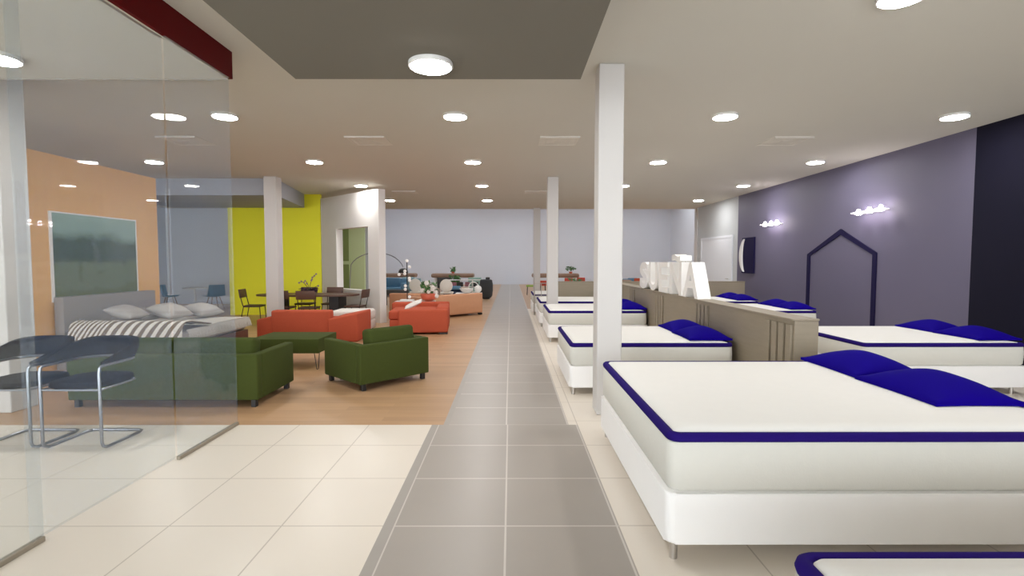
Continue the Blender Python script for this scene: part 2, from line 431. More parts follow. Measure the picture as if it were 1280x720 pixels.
# ------------------------------------------------------------------ beds
def make_bed(label, loc, Lx, Wy, zl, zb, zt, r=.07):
    """foot towards -x; origin at the floor, near foot corner"""
    t = thing('bed', label, 'bed', loc, 0, 'white beds with navy edging')
    def base(bm):
        prism(bm, rrect(0, Lx, 0, Wy, .05), 'z', zl, zb)
        es = [e for e in bm.edges if abs(e.verts[0].co.z-e.verts[1].co.z) < 1e-6]
        bmesh.ops.bevel(bm, geom=es, offset=.018, segments=3, profile=.5, affect='EDGES')
    part('bed_base', M['bedbase'], t, base)
    for x, y in ((.055, .055), (.055, Wy-.055), (Lx-.14, .055), (Lx-.14, Wy-.055)):
        part('leg', M['steel'], t, lambda bm: cyl(bm, (x, y), .021, 0, zl+.01))
    e = .012
    def mat(bm):
        prev = None
        prof = [(e+.02, zb), (e, zb+.025), (e-.004, (zb+zt)/2), (e, zt-.055), (e+.01, zt-.045)]
        rings = []
        for o, z in prof:
            rings.append([bm.verts.new((p[0], p[1], z)) for p in rrect(o, Lx-o, o, Wy-o, r, 8)])
        for A, Bq in zip(rings, rings[1:]):
            n = len(A)
            for k in range(n): bm.faces.new((A[k], A[(k+1) % n], Bq[(k+1) % n], Bq[k]))
        bm.faces.new(rings[0][::-1]); bm.faces.new(rings[-1])
    m = part('mattress', M['mattress'], t, mat, angle=50)
    def pipe(bm):
        o = e+.022
        pts = [(p[0], p[1], zt-.028) for p in rrect(o, Lx-o, o, Wy-o, r-.022, 8)]
        tube(bm, pts, .0275, 10, True)
    part('navy_edge', M['navy'], m, pipe, angle=80)
    def top(bm):
        o = e+.03
        ring0 = [bm.verts.new((p[0], p[1], zt-.03)) for p in rrect(o, Lx-o, o, Wy-o, r-.03, 8)]
        ring1 = [bm.verts.new((p[0], p[1], zt-.002)) for p in rrect(o+.02, Lx-o-.02, o+.02, Wy-o-.02, r-.035, 8)]
        ring2 = [bm.verts.new((p[0], p[1], zt+.015)) for p in rrect(o+.11, Lx-o-.11, o+.11, Wy-o-.11, r, 8)]
        for A, Bq in ((ring0, ring1), (ring1, ring2)):
            n = len(A)
            for k in range(n): bm.faces.new((A[k], A[(k+1) % n], Bq[(k+1) % n], Bq[k]))
        bm.faces.new(ring2)
    part('quilted_top', M['quilt'], m, top, angle=60)
    return t
bed_big = make_bed('large white bed with navy edging in the right foreground', (.825, 2.64, 0), 2.42, 2.02, .10, .375, .695)
dup(bed_big, 'nearest white bed, only a navy-edged corner in view at the bottom edge', (.86, -.44, 0))
bed = make_bed('white navy-edged bed just behind the front white pillar', (.70, 6.07, 0), 1.985, 1.66, .09, .345, .625)
bed['group'] = 'smaller white beds with navy edging'
for lab, loc in (('white navy-edged bed beside the aisle, third of the row from the front', (.735, 10.1, 0)),
                 ('white navy-edged bed by the aisle with the middle pillar in front of it', (.70, 12.5, 0)),
                 ('farthest white navy-edged bed by the aisle, behind a thin metal rail', (.655, 15.32, 0)),
                 ('white navy-edged bed right of the low wooden partition, nearest the navy wall', (4.22, 6.07, 0)),
                 ('white navy-edged bed below the house outline on the purple wall', (4.12, 10.1, 0)),
                 ('white navy-edged bed far right, below the crescent moon board', (4.12, 12.5, 0))):
    dup(bed, lab, loc)
def make_pillow(label, loc, rz, w=.745, dd=.56, h=.122):
    bm = B(); cushion(bm, w, dd, h, (0, 0, .013), None, 20, 0.0, .012, .8)
    o = fin('pillow', bm, M['pillow_navy'], angle=80)
    o.location = loc; o.rotation_euler = (0, 0, rz)
    return tag(o, label, 'pillow', 'navy bed pillows')
P0 = make_pillow('navy pillow on the large foreground bed, nearer one of its pair', (2.885, 3.46, .712), PI/2)
def put(lab, loc, rz=PI/2, s=1):
    p = dup(P0, lab, loc, rz); p.scale = (s, s, s); return p
put('navy pillow on the large foreground bed, farther one of its pair', (2.905, 4.22, .712))
for bx, by, nm in ((.70, 6.07, 'the bed behind the front pillar'), (.735, 10.1, 'the third bed along the aisle'),
                   (4.22, 6.07, 'the bed right of the low partition'), (4.12, 10.1, 'the bed below the house outline'), (4.12, 12.5, 'the far right bed by the moon')):
    put(f'navy pillow on {nm}, nearer of the two', (bx+1.73, by+.44, .642), s=.93)
    put(f'navy pillow on {nm}, farther of the two', (bx+1.75, by+1.145, .642), s=.93)

# metal rail by the farthest bed
t = thing('bed_rail', 'thin grey metal rail with tall post before the farthest aisle bed', 'rail', (.70, 15.26, 0))
part('post', M['steel'], t, lambda bm: tube(bm, [(0, 0, 0), (0, 0, 1.22)], .017))
part('post', M['steel'], t, lambda bm: tube(bm, [(.21, 0, .0), (.21, 0, .96)], .012))
part('post', M['steel'], t, lambda bm: tube(bm, [(.42, 0, .0), (.42, 0, .96)], .012))
part('top_rail', M['steel'], t, lambda bm: tube(bm, [(0, 0, .955), (.43, 0, .955)], .012))
part('lower_rail', M['steel'], t, lambda bm: tube(bm, [(0, 0, .62), (.43, 0, .62)], .008))

# ------------------------------------------------------------------ low wooden partitions
t = thing('low_partition', 'long low taupe wooden partition running between the two rows of beds', 'partition', (2.74, 4.93, 0))
part('panel', M['taupe_wood'], t, lambda bm: box(bm, (0.012, 0, 0), (.245, 9.57, 1.025), .003, 1))
part('top_board', M['taupe_wood'], t, lambda bm: box(bm, (-.012, -.005, 1.0251), (.25, 9.57, 1.045), .003, 1))
for y0 in (.03, 2.15, 4.27, 6.4):
    def ribs(bm):
        for k in range(4): box(bm, (-.012, y0+k*.14, .04), (.0119, y0+k*.14+.095, .985), .004, 1)
    part('rib_panel', M['taupe_wood'], t, ribs)
t = thing('low_partition', 'low taupe wooden partition across the far end of the beds', 'partition', (1.15, 14.51, 0))
part('panel', M['taupe_wood'], t, lambda bm: box(bm, (0, 0, 0), (5.5, .15, 1.02), .003, 1))
part('top_board', M['taupe_wood'], t, lambda bm: box(bm, (-.01, -.01, 1.0201), (5.51, .16, 1.04), .003, 1))

# ------------------------------------------------------------------ letters on the partition
def letter(ch, name, label, y_far, width, z0=1.046, hgt=.545, x=2.755, depth=.20, bold=.028):
    cu = bpy.data.curves.new('tmp', 'FONT'); cu.body = ch; cu.offset = bold; cu.resolution_u = 8
    to = bpy.data.objects.new('tmp', cu); COL.objects.link(to)
    bpy.context.view_layer.update()
    dg = bpy.context.evaluated_depsgraph_get()
    me0 = bpy.data.meshes.new_from_object(to.evaluated_get(dg))
    bpy.data.objects.remove(to)
    bm = B(); bm.from_mesh(me0); bpy.data.meshes.remove(me0)
    bmesh.ops.remove_doubles(bm, verts=bm.verts, dist=1e-4)
    xs = [v.co.x for v in bm.verts]; ys = [v.co.y for v in bm.verts]
    x0, x1, y0, y1 = min(xs), max(xs), min(ys), max(ys)
    for v in bm.verts: v.co = Vector(((v.co.x-x0)/(x1-x0)*width, (v.co.y-y0)/(y1-y0)*hgt, 0))
    r = bmesh.ops.extrude_face_region(bm, geom=list(bm.faces))
    for v in [g for g in r['geom'] if isinstance(g, bmesh.types.BMVert)]: v.co.z += depth
    for v in bm.verts: v.co = Vector((-v.co.z+depth, -v.co.x, v.co.y))
    o = fin(name, bm, M['letter'], angle=30)
    o.location = (x, y_far, z0)
    return tag(o, label, 'letter', 'white display letters')
letter('S', 'letter_s', 'big white block letter S standing farthest on the wooden partition', 10.93, .60)
letter('U', 'letter_u', 'big white block letter U standing on the partition between S and E', 10.22, .60)
letter('E', 'letter_e', 'big white block letter E standing in the middle of the word on the partition', 9.53, .55, bold=.015)
nn = letter('N', 'letter_n', 'big white block letter N with a tilde bar on top, second nearest on the partition', 8.88, .62)
def tilde(bm):
    top = [(-.09-.44*k/16, .655+.022*math.sin(k/16*2*PI)) for k in range(17)]
    prism(bm, top+[(y, z-.085) for y, z in top[::-1]], 'x', .005, .195)
part('tilde', M['letter'], nn, tilde)
def tilde_pin(bm): tube(bm, [(.10, -.50, .5), (.10, -.50, .60)], .01)
part('tilde_pin', M['steel'], nn, tilde_pin)
letter('A', 'letter_a', 'big white block letter A, nearest of the word on the wooden partition', 8.18, .66)

# ------------------------------------------------------------------ purple wall decor
WX = 6.95
def house(bm):
    y0, y1, ze, za, w = 9.71, 11.98, 1.77, 2.285, .105
    ya = (y0+y1)/2
    out = [(y0, 0), (y0, ze), (ya-.05, za), (y1, ze), (y1, 0)]
    s = (za-ze)/(ya-y0)
    inn = [(y1-w, 0), (y1-w, ze-w*.35), (ya-.05, za-w*1.12), (y0+w, ze-w*.35), (y0+w, 0)]
    k = len(out)
    O = out; I = inn[::-1]
    for a in range(k-1):
        q = [O[a], O[a+1], I[a+1], I[a]]
        prism(bm, q, 'x', WX-.025, WX-.0005)
tag(part('house_outline', M['navy_trim'], None, house, smooth=False), 'navy house-shaped outline mounted on the purple wall', 'wall decoration')
t = thing('moon_board', 'navy wall board with a white crescent moon near the end of the purple wall', 'wall decoration', (WX, 14.95, 1.78))
part('board', M['navy_trim'], t, lambda bm: box(bm, (-.05, -.38, -.52), (-.0005, .36, .52), .004, 1))
def cres(bm):
    n = 20; O = []; I = []
    for k in range(n+1):
        a = -1.15+2.3*k/n
        O.append((.0+.46*math.cos(a)+(-.02), .50*math.sin(a)/math.sin(1.15)*.96))
        I.append((.0+.46*math.cos(1.15)-.02+(.46*(1-math.cos(1.15))-.145)*(math.cos(a)-math.cos(1.15))/(1-math.cos(1.15)), .50*math.sin(a)/math.sin(1.15)*.96))
    for k in range(n):
        q = [O[k], O[k+1], I[k+1], I[k]]
        if k == 0: q = [O[0], O[1], I[1]]
        if k == n-1: q = [O[n-1], O[n], I[n-1]]
        prism(bm, q, 'x', -.10, -.05)
    bmesh.ops.remove_doubles(bm, verts=bm.verts, dist=1e-5)
part('crescent', M['white'], t, cres, smooth=False)
def make_sconce(label, loc):
    t = thing('wall_lamp', label, 'wall lamp', loc, 0, 'white saucer wall lamps')
    part('shade', M['lamp_glow'], t, lambda bm: lathe(bm, [(0, .05), (.035, .048), (.05, .03), (.08, .016), (.125, .008), (.135, 0), (.125, -.012), (.06, -.018), (0, -.018)], n=28))
    part('upper_bulb', M['bulb_up'], t, lambda bm: lathe(bm, [(0, .0505), (.03, .0505), (.028, .066), (.012, .076), (0, .078)], n=20))
    part('lower_bulb', M['bulb'], t, lambda bm: lathe(bm, [(0, -.0185), (.05, -.0185), (.046, -.030), (0, -.034)], n=20))
    part('arm', M['lamp_rim'], t, lambda bm: tube(bm, [(.10, 0, -.003), (.149, 0, -.003)], .012))
    return t
s0 = make_sconce('white saucer wall lamp in the trio above the house outline, left one', (6.80, 10.06, 2.545))
dup(s0, 'white saucer wall lamp in the trio above the house outline, middle one', (6.80, 9.76, 2.555))
dup(s0, 'white saucer wall lamp in the trio above the house outline, right one', (6.80, 9.46, 2.565))
dup(s0, 'white saucer wall lamp in the trio above the moon board, left one', (6.80, 13.74, 2.58))
dup(s0, 'white saucer wall lamp in the trio above the moon board, middle one', (6.80, 13.44, 2.58))
dup(s0, 'white saucer wall lamp in the trio above the moon board, right one', (6.80, 13.14, 2.58))

# ------------------------------------------------------------------ shop glass
def pane(label, y0, y1, x, mat, rail=True):
    t = thing('glass_panel', label, 'glass panel', (x, (y0+y1)/2, 0), 0, 'entrance glass panels')
    h = (y1-y0)/2
    z0 = .031 if rail else .004
    part('pane', mat, t, lambda bm: box(bm, (-.006, -h, z0), (.006, h, 3.34)), smooth=False)
    if rail: part('floor_rail', M['rail'], t, lambda bm: box(bm, (-.016, -h, 0), (.016, h, .03), .003, 1))
    part('top_rail', M['steel'], t, lambda bm: box(bm, (-.012, -h, 3.3405), (.012, h, 3.3445)))
    return t
pane('clear entrance glass panel with floor rail, farthest from the camera', 4.063, 4.957, -2.684, M['glass'])
pane('clear sliding glass panel without floor rail between the two railed panels', 2.84, 4.09, -2.73, M['glass'], False)
pane('entrance glass panel with painted sky reflection and floor rail at the left edge', -1.0, 2.866, -2.684, M['glass_sky_veil'])

# ------------------------------------------------------------------ tub chairs behind the glass
def make_tub(label, loc):
    """front (-y) posts, tube bent round the back; 0.56 wide"""
    t = thing('tube_chair', label, 'chair', loc, 0, 'black tube chairs')
    w, dp = .25, .50
    def upath(x, y0, y1, z, r=.16, n=8):
        pts = [(x, y0, z)]
        for k in range(n+1):
            a = PI/2*k/n; pts.append((x-r+r*math.cos(a), y1-r+r*math.sin(a), z))
        for k in range(n+1):
            a = PI/2+PI/2*k/n; pts.append((-x+r+r*math.cos(a), y1-r+r*math.sin(a), z))
        pts.append((-x, y0, z)); return pts
    def frame(bm):
        zr = .013
        p = []
        up = upath(w, .06, dp+.03, .715, .2, 8)
        base = [(w, .0, zr+.05), (w, .012, zr+.02), (w, .05, zr), (w, dp-.06, zr), (w-.02, dp-.01, zr), (w-.06, dp, zr)]
        left = [(-q[0], q[1], q[2]) for q in base[::-1]]
        posts_r = [(w, .0, .66), (w, .008, .70), (w, .03, .715)]
        posts_l = [(-q[0], q[1], q[2]) for q in posts_r]
        loop = base[::-1] + posts_r + up + posts_l[::-1] + left[::-1]
        tube(bm, loop, .0125, 10, True)
    part('frame', M['chrome'], t, frame)
    part('seat_rail', M['chrome'], t, lambda bm: tube(bm, upath(w-.005, .0, dp-.0, .515, .14) + [], .009, 8, True))
    def seat(bm):
        prism(bm, [(p[0], p[1]) for p in rrect(-w+.01, w-.01, -.01, dp-.01, .12)], 'z', .525, .575)
        es = [e for e in bm.edges if abs(e.verts[0].co.z-e.verts[1].co.z) < 1e-6]
        bmesh.ops.bevel(bm, geom=es, offset=.016, segments=3, profile=.5, affect='EDGES')
    part('seat', M['chair_black'], t, seat)
    def back(bm):
        path = upath(w-.0, .02, dp+.03, 0, .2, 10); L = len(path)
        rows_ = []
        for i, p in enumerate(path):
            q = min(1, max(0, (p[1]-.02)/(dp)))
            s = q*q*(3-2*q)
            h = .02+.15*s; lean = .03*s
            c = Vector((0, dp*.45, 0)); dirn = (Vector((p[0], p[1], 0))-c).normalized()
            z0 = .731
            ring = []
            for (o, z) in ((-.02, z0), (-.02+lean, z0+h*.5), (-.018+lean*1.2, z0+h-.008), (0+lean*1.2, z0+h), (.016+lean*1.2, z0+h-.008), (.018+lean, z0+h*.5), (.016, z0)):
                v = Vector((p[0], p[1], 0))+dirn*o; ring.append(bm.verts.new((v.x, v.y, z)))
            rows_.append(ring)
        for A, Bq in zip(rows_, rows_[1:]):
            n = len(A)
            for k in range(n): bm.faces.new((A[k], A[(k+1) % n], Bq[(k+1) % n], Bq[k]))
        bm.faces.new(rows_[0][::-1]); bm.faces.new(rows_[-1])
    part('backrest', M['chair_black'], t, back, angle=60)
    return t
c0 = make_tub('black tub chair on chrome tube frame behind the glass, right one of the pair', (-3.72, 4.28, 0))
dup(c0, 'black tub chair on chrome tube frame behind the glass, left one of the pair', (-4.32, 4.28, 0))

# ------------------------------------------------------------------ sofas
def make_sofa(name, label, cat, loc, rz, w, dp, mat, arm_w, arm_h, back_t, back_h, cush_n, cush_h, seat_h, leg_h, leg_mat, bev=.02, group=None, leg_w=.055):
    """back edge on local y=0, facing +y, centred on x"""
    t = thing(name, label, cat, loc, rz, group)
    h = w/2
    part('back_panel', mat, t, lambda bm: box(bm, (-h, 0, leg_h), (h, back_t, back_h), bev, 3))
    for s in (-1, 1):
        part('arm', mat, t, lambda bm: box(bm, (min(s*h, s*(h-arm_w)), back_t+.001, leg_h), (max(s*h, s*(h-arm_w)), dp, arm_h), bev, 3))
    iw = h-arm_w-.004
    part('seat_base', mat, t, lambda bm: box(bm, (-iw, back_t+.002, leg_h), (iw, dp-.01, leg_h+.14), .01, 2))
    cw = 2*iw/cush_n
    for k in range(cush_n):
        a = -iw+k*cw+.004; b = a+cw-.008
        ca, cb = (a+.10, b) if (cush_n == 1 and cush_h) else (a, b)
        part('seat_cushion', mat, t, lambda bm: box(bm, (a, back_t+.004, leg_h+.141), (b, dp, seat_h), .035, 3))
        if cush_h:
            def bc(bm):
                R = Matrix.Translation((0, back_t+.02, seat_h)) @ Matrix.Rotation(.14, 4, 'X').inverted()
                box(bm, (ca, .0, .005), (cb, .19, cush_h-seat_h), .05, 4, R)
            part('back_cushion', mat, t, bc)
    for sx in (-1, 1):
        for y in (.06, dp-.06):
            part('leg', leg_mat, t, lambda bm: box(bm, (sx*(h-.07)-leg_w/2, y-leg_w/2, 0), (sx*(h-.07)+leg_w/2, y+leg_w/2, leg_h), .004, 1))
    return t
make_sofa('sofa', 'moss green two-seat sofa seen from behind at the edge of the glass', 'sofa', (-3.80, 5.53, 0), 0, 2.08, .93, M['green'], .11, .585, .11, .59, 2, .755, .42, .085, M['black'], .018)
make_sofa('armchair', 'moss green armchair turned at an angle beside the grey aisle', 'armchair', (-1.475, 6.565, 0), math.radians(46.5), 1.04, .93, M['green'], .11, .575, .11, .575, 1, .75, .41, .085, M['black'], .018)
# green box table
t = thing('coffee_table', 'low moss green box table on thin hairpin legs between the green seats', 'coffee table', (-3.34, 7.48, 0))
part('tabletop', M['green'], t, lambda bm: box(bm, (-.51, 0, .25), (.51, .79, .46), .006, 2))
for sx in (-1, 1):
    for y in (.05, .74):
        part('leg', M['black'], t, lambda bm: [tube(bm, [(sx*.46-.03, y, .25), (sx*.46+.006, y-.01, .012), (sx*.46+.012, y+.0, .006), (sx*.46+.02, y+.02, .012), (sx*.46+.03, y+.04, .25)], .006, 8)])

# orange sofa seen from behind
t = thing('sofa', 'orange-red sofa with wide sloped arms, seen from behind the green table', 'sofa', (-4.07, 10.2, 0))
def arm_l(bm):
    prism(bm, [(-1.02, .0), (-.70, .0), (-.70, .515), (-1.02, .44)], 'y', .0, .95)
    bmesh.ops.bevel(bm, geom=list(bm.edges), offset=.03, segments=3, profile=.5, affect='EDGES')
def arm_r(bm):
    prism(bm, [(.42, .0), (1.02, .0), (1.02, .575), (.42, .455)], 'y', -.05, .95)
    bmesh.ops.bevel(bm, geom=list(bm.edges), offset=.035, segments=3, profile=.5, affect='EDGES')
part('arm', M['orange'], t, arm_l); part('arm', M['orange'], t, arm_r)
part('back_panel', M['orange'], t, lambda bm: box(bm, (-.72, -.02, .02), (.46, .22, .625), .04, 4))
part('seat_base', M['orange'], t, lambda bm: box(bm, (-.69, .225, .02), (.41, .95, .24), .02, 2))
for a, b in ((-.69, -.145), (-.135, .41)):
    part('seat_cushion', M['orange'], t, lambda bm: box(bm, (a, .225, .241), (b, .95, .42), .04, 3))
for x, y in ((-.9, .1), (.9, .1), (-.9, .85), (.9, .85)):
    part('foot', M['black'], t, lambda bm: box(bm, (x-.05, y-.05, 0), (x+.05, y+.05, .02)))

# white ottoman
t = thing('ottoman', 'off-white two-layer ottoman behind the right arm of the orange sofa', 'ottoman', (-3.62, 11.75, 0))
part('base', M['offwhite'], t, lambda bm: box(bm, (-.42, -.36, .05), (.42, .36, .26), .04, 3))
part('seat_cushion', M['offwhite'], t, lambda bm: box(bm, (-.42, -.36, .262), (.42, .36, .50), .06, 4))
for x in (-.34, .34):
    for y in (-.28, .28): part('foot', M['black'], t, lambda bm: cyl(bm, (x, y), .03, 0, .06, 12))

# orange corner sofa, facing left; u runs to the left, v away from the aisle end
t = thing('sofa', 'orange-red corner sofa facing left in front of the tan sofa, bone cushion on it', 'sofa', (-1.38, 11.2, 0), math.radians(5.5))
part('arm', M['orange'], t, lambda bm: box(bm, (-1.08, 0, .04), (0, .26, .55), .045, 4))
part('back_panel', M['orange'], t, lambda bm: box(bm, (-.28, .262, .04), (0, 1.40, .575), .045, 4))
part('back_panel', M['orange'], t, lambda bm: box(bm, (-1.40, 1.402, .04), (0, 1.74, .60), .045, 4))
part('seat_base', M['orange'], t, lambda bm: box(bm, (-1.30, .264, .04), (-.285, 1.40, .30), .02, 2))
part('seat_cushion', M['orange'], t, lambda bm: box(bm, (-1.32, .264, .302), (-.285, 1.40, .50), .045, 4))
for u, v in ((-.10, .12), (-.98, .12), (-.10, 1.6), (-1.28, 1.6)):
    part('foot', M['black'], t, lambda bm: box(bm, (u-.09, v-.09, 0), (u+.09, v+.09, .04), .004, 1))
bm = B(); cushion(bm, .42, .24, .045, (0, 0, 0), Matrix.Rotation(math.radians(-24), 3, 'Y') @ Matrix.Rotation(math.radians(14), 3, 'X'), 12, .9, .01, .6)
o = fin('cushion', bm, M['offwhite'], angle=80); o.location = (-2.22, 11.62, .625); tag(o, 'slim bone-coloured cushion leaning on the near arm of the orange corner sofa', 'cushion')

# tan leather sofa and tan armchair
ang = math.atan2(15.48-14.02, -.84+2.29)
mid = ((-.84-2.29)/2, (15.48+14.02)/2)
make_sofa('sofa', 'tan leather sofa seen from behind, angled toward the back of the shop', 'sofa', (mid[0], mid[1], 0), ang, 2.05, .92, M['tan'], .2, .60, .22, .655, 2, 0, .40, .06, M['black'], .04, leg_w=.1)
make_sofa('armchair', 'tan leather armchair half hidden by the end of the diagonal white wall', 'armchair', (-3.15, 15.1, 0), math.radians(-8), .95, .85, M['tan'], .18, .58, .2, .66, 1, 0, .40, .06, M['black'], .04)

# console with lamp and bowl
t = thing('console_table', 'narrow white console table behind the orange sofa, mostly hidden', 'table', (-2.52, 13.5, 0))
part('tabletop', M['white'], t, lambda bm: box(bm, (-.52, -.16, .53), (.52, .16, .56), .004, 1))
for x in (-.47, .47):
    for y in (-.12, .12): part('leg', M['white'], t, lambda bm: box(bm, (x-.02, y-.02, 0), (x+.02, y+.02, .53)))
t = thing('globe_lamp', 'black stem lamp with white globe bulbs on a white slab base', 'lamp', (-2.73, 13.48, .561))
part('base', M['white'], t, lambda bm: box(bm, (-.18, -.09, 0), (.18, .09, .045), .006, 2))
part('stem', M['black'], t, lambda bm: tube(bm, [(0, 0, .045), (0, 0, 1.02)], .012))
for dx, z in ((0, 1.06), (.065, .90), (-.055, .79), (-.06, .72), (.06, .60), (.065, .54), (-.045, .40), (-.05, .31), (.06, .11), (-.21, .70)):
    g = part('globe', M['lamp_soft'], t, lambda bm: ball(bm, (dx, 0, z), .042, u=16, v=10))
part('globe_arm', M['black'], t, lambda bm: tube(bm, [(-.2, 0, .70), (0, 0, .73)], .006))
t = thing('flower_bowl', 'orange clay bowl of white flowers and green leaves behind the orange sofa', 'plant', (-2.17, 13.5, .561)); t.scale = (1.12, 1.12, 1.15)
part('bowl', M['clay'], t, lambda bm: lathe(bm, [(0, 0), (.09, 0), (.17, .05), (.19, .13), (.175, .17), (.16, .165), (.15, .12), (0, .10)], n=24))
def leaves(bm, n=70, R=.20, z0=.18, z1=.44, s=.05, cz=.28):
    for k in range(n):
        a = random.uniform(0, 2*PI); r = R*math.sqrt(random.random()); z = random.uniform(z0, z1)
        c = Vector((r*math.cos(a), r*math.sin(a), z))
        d1 = Vector((random.uniform(-1, 1), random.uniform(-1, 1), random.uniform(-.3, 1))).normalized()
        d2 = d1.orthogonal().normalized(); L = s*random.uniform(.8, 1.5)
        v = [bm.verts.new(c+d1*L), bm.verts.new(c+d2*L*.45), bm.verts.new(c-d1*L), bm.verts.new(c-d2*L*.45)]
        bm.faces.new(v)
part('foliage', M['leaf'], t, leaves)
for dx, dy, z, r in ((.10, -.12, .30, .075), (-.03, -.1, .42, .055), (-.14, -.08, .25, .05), (.17, -.02, .20, .055), (.02, -.15, .22, .045), (.2, -.08, .12, .05)):
    def fl(bm):
        for q in range(6):
            a = q*PI/3; ball(bm, (dx+r*.55*math.cos(a), dy-.01*q % .02, z+r*.55*math.sin(a)), r*.5, (1, .5, 1), 8, 6)
        ball(bm, (dx, dy-.015, z), r*.4, (1, .7, 1), 8, 6)
    part('flower', M['petal'], t, fl)

# ------------------------------------------------------------------ dining group
t = thing('dining_table', 'dark brown oval dining table with black slab pedestals by the yellow wall', 'dining table', (-5.28, 13.35, 0))
def oval(bm):
    poly = [(1.31*math.copysign(abs(math.cos(2*PI*k/48))**.8, math.cos(2*PI*k/48)), .55*math.copysign(abs(math.sin(2*PI*k/48))**.8, math.sin(2*PI*k/48))) for k in range(48)]
    prism(bm, poly, 'z', .715, .755)
part('tabletop', M['dark_wood'], t, oval)
for x in (-.76, .76):
    part('pedestal', M['black'], t, lambda bm: box(bm, (x-.13, -.3, .02), (x+.13, .3, .714), .01, 1))
    part('pedestal_foot', M['black'], t, lambda bm: box(bm, (x-.2, -.38, 0), (x+.2, .38, .02), .004, 1))
def make_chair(label, loc, rz):
    """faces +y, seat centre at origin"""
    t = thing('dining_chair', label, 'chair', loc, rz, 'dark wood dining chairs')
    part('seat', M['dark_wood'], t, lambda bm: box(bm, (-.22, -.21, .445), (.22, .21, .475), .01, 2))
    def bp(bm):
        R = Matrix.Translation((0, -.235, .475)) @ Matrix.Rotation(.16, 4, 'X')
        box(bm, (-.23, -.012, .20), (.23, .012, .42), .008, 2, R)
    part('backrest', M['dark_wood'], t, bp)
    for s in (-1, 1):
        part('back_post', M['black'], t, lambda bm: tube(bm, [(s*.195, -.21, .46), (s*.195, -.235, .56), (s*.2, -.30, .87)], .011, 8))
        part('leg', M['black'], t, lambda bm: tube(bm, [(s*.19, .19, .45), (s*.20, .22, 0)], .011, 8))
        part('leg', M['black'], t, lambda bm: tube(bm, [(s*.19, -.20, .45), (s*.20, -.29, 0)], .011, 8))
    part('seat_frame', M['black'], t, lambda bm: tube(bm, [(-.2, -.2, .44), (.2, -.2, .44), (.2, .2, .44), (-.2, .2, .44)], .010, 8, True))
    return t
ch = make_chair('dark wood dining chair at the left end of the oval table', (-6.67, 13.3, 0), -PI/2+.12)
dup(ch, 'dark wood dining chair at the right end of the oval table', (-4.02, 13.2, 0), PI/2-.15)
dup(ch, 'dark wood dining chair at the near side of the oval table, beside the pillar', (-5.68, 12.83, 0), .0)
dup(ch, 'dark wood dining chair at the near side of the oval table, below the orchid', (-5.02, 12.72, 0), .1)
dup(ch, 'dark wood dining chair on the far side of the oval table, behind the orchid', (-5.62, 13.98, 0), PI)
dup(ch, 'dark wood dining chair on the far side of the oval table, by the right pedestal', (-4.90, 13.98, 0), PI)
t = thing('orchid', 'orchid with small dusky blossoms in a plum bowl on the oval table', 'plant', (-5.28, 13.4, .756))
part('bowl', M['plum'], t, lambda bm: lathe(bm, [(0, 0), (.10, 0), (.20, .05), (.22, .11), (.20, .11), (.15, .06), (0, .05)], n=24))
stems = [[(0, 0, .06), (-.06, 0, .2), (-.16, 0, .31), (-.26, 0, .30)], [(0, 0, .06), (.03, 0, .24), (.09, 0, .42), (.19, 0, .52)], [(0, 0, .06), (-.02, 0, .22), (-.07, 0, .33)], [(0, 0, .06), (.12, 0, .16), (.24, 0, .22)]]
part('stems', M['black'], t, lambda bm: [tube(bm, s, .006, 6) for s in stems])
def lv(bm):
    for a in range(7):
        an = a*2*PI/7; dx, dy = math.cos(an), math.sin(an)
        pts = [(dx*.05, dy*.05, .08), (dx*.16, dy*.16, .15), (dx*.26, dy*.26, .13)]
        tube(bm, pts, [.012, .022, .004], 6)
part('leaves', M['plum'], t, lv)
for (x, z) in ((-.26, .29), (-.20, .33), (-.13, .30), (-.10, .34), (-.06, .27), (.06, .35), (.09, .43), (.14, .47), (.19, .52), (.08, .38), (.24, .21)):
    part('blossom', M['lilac'], t, lambda bm: [ball(bm, (x+.014*math.cos(a), 0, z+.014*math.sin(a)), .014, (1, .5, 1), 8, 5) for a in (0, 1.57, 3.14, 4.71)])

# arc lamp behind the diagonal wall
t = thing('arc_lamp', 'arc floor lamp with black dome shade reaching past the diagonal wall', 'floor lamp', (-5.1, 16.2, 0))
part('base', M['black'], t, lambda bm: cyl(bm, (0, 0), .17, 0, .05, 28))
def arc(bm):
    pts = [(0, 0, .05), (0, 0, .8), (.03, 0, 1.25)]
    for k in range(1, 15):
        a = PI*.95-k/14*PI*.88; pts.append((.86+.86*math.cos(a), 0, 1.30+.58*math.sin(a)))
    tube(bm, pts, .014, 8)
part('arc_pole', M['chrome'], t, arc)
part('shade', M['black'], t, lambda bm: lathe(bm, [(0, .15), (.05, .148), (.10, .125), (.14, .075), (.155, 0), (.148, 0), (.13, .07), (.09, .115), (0, .135)], (1.70, 0, 1.24), 28))

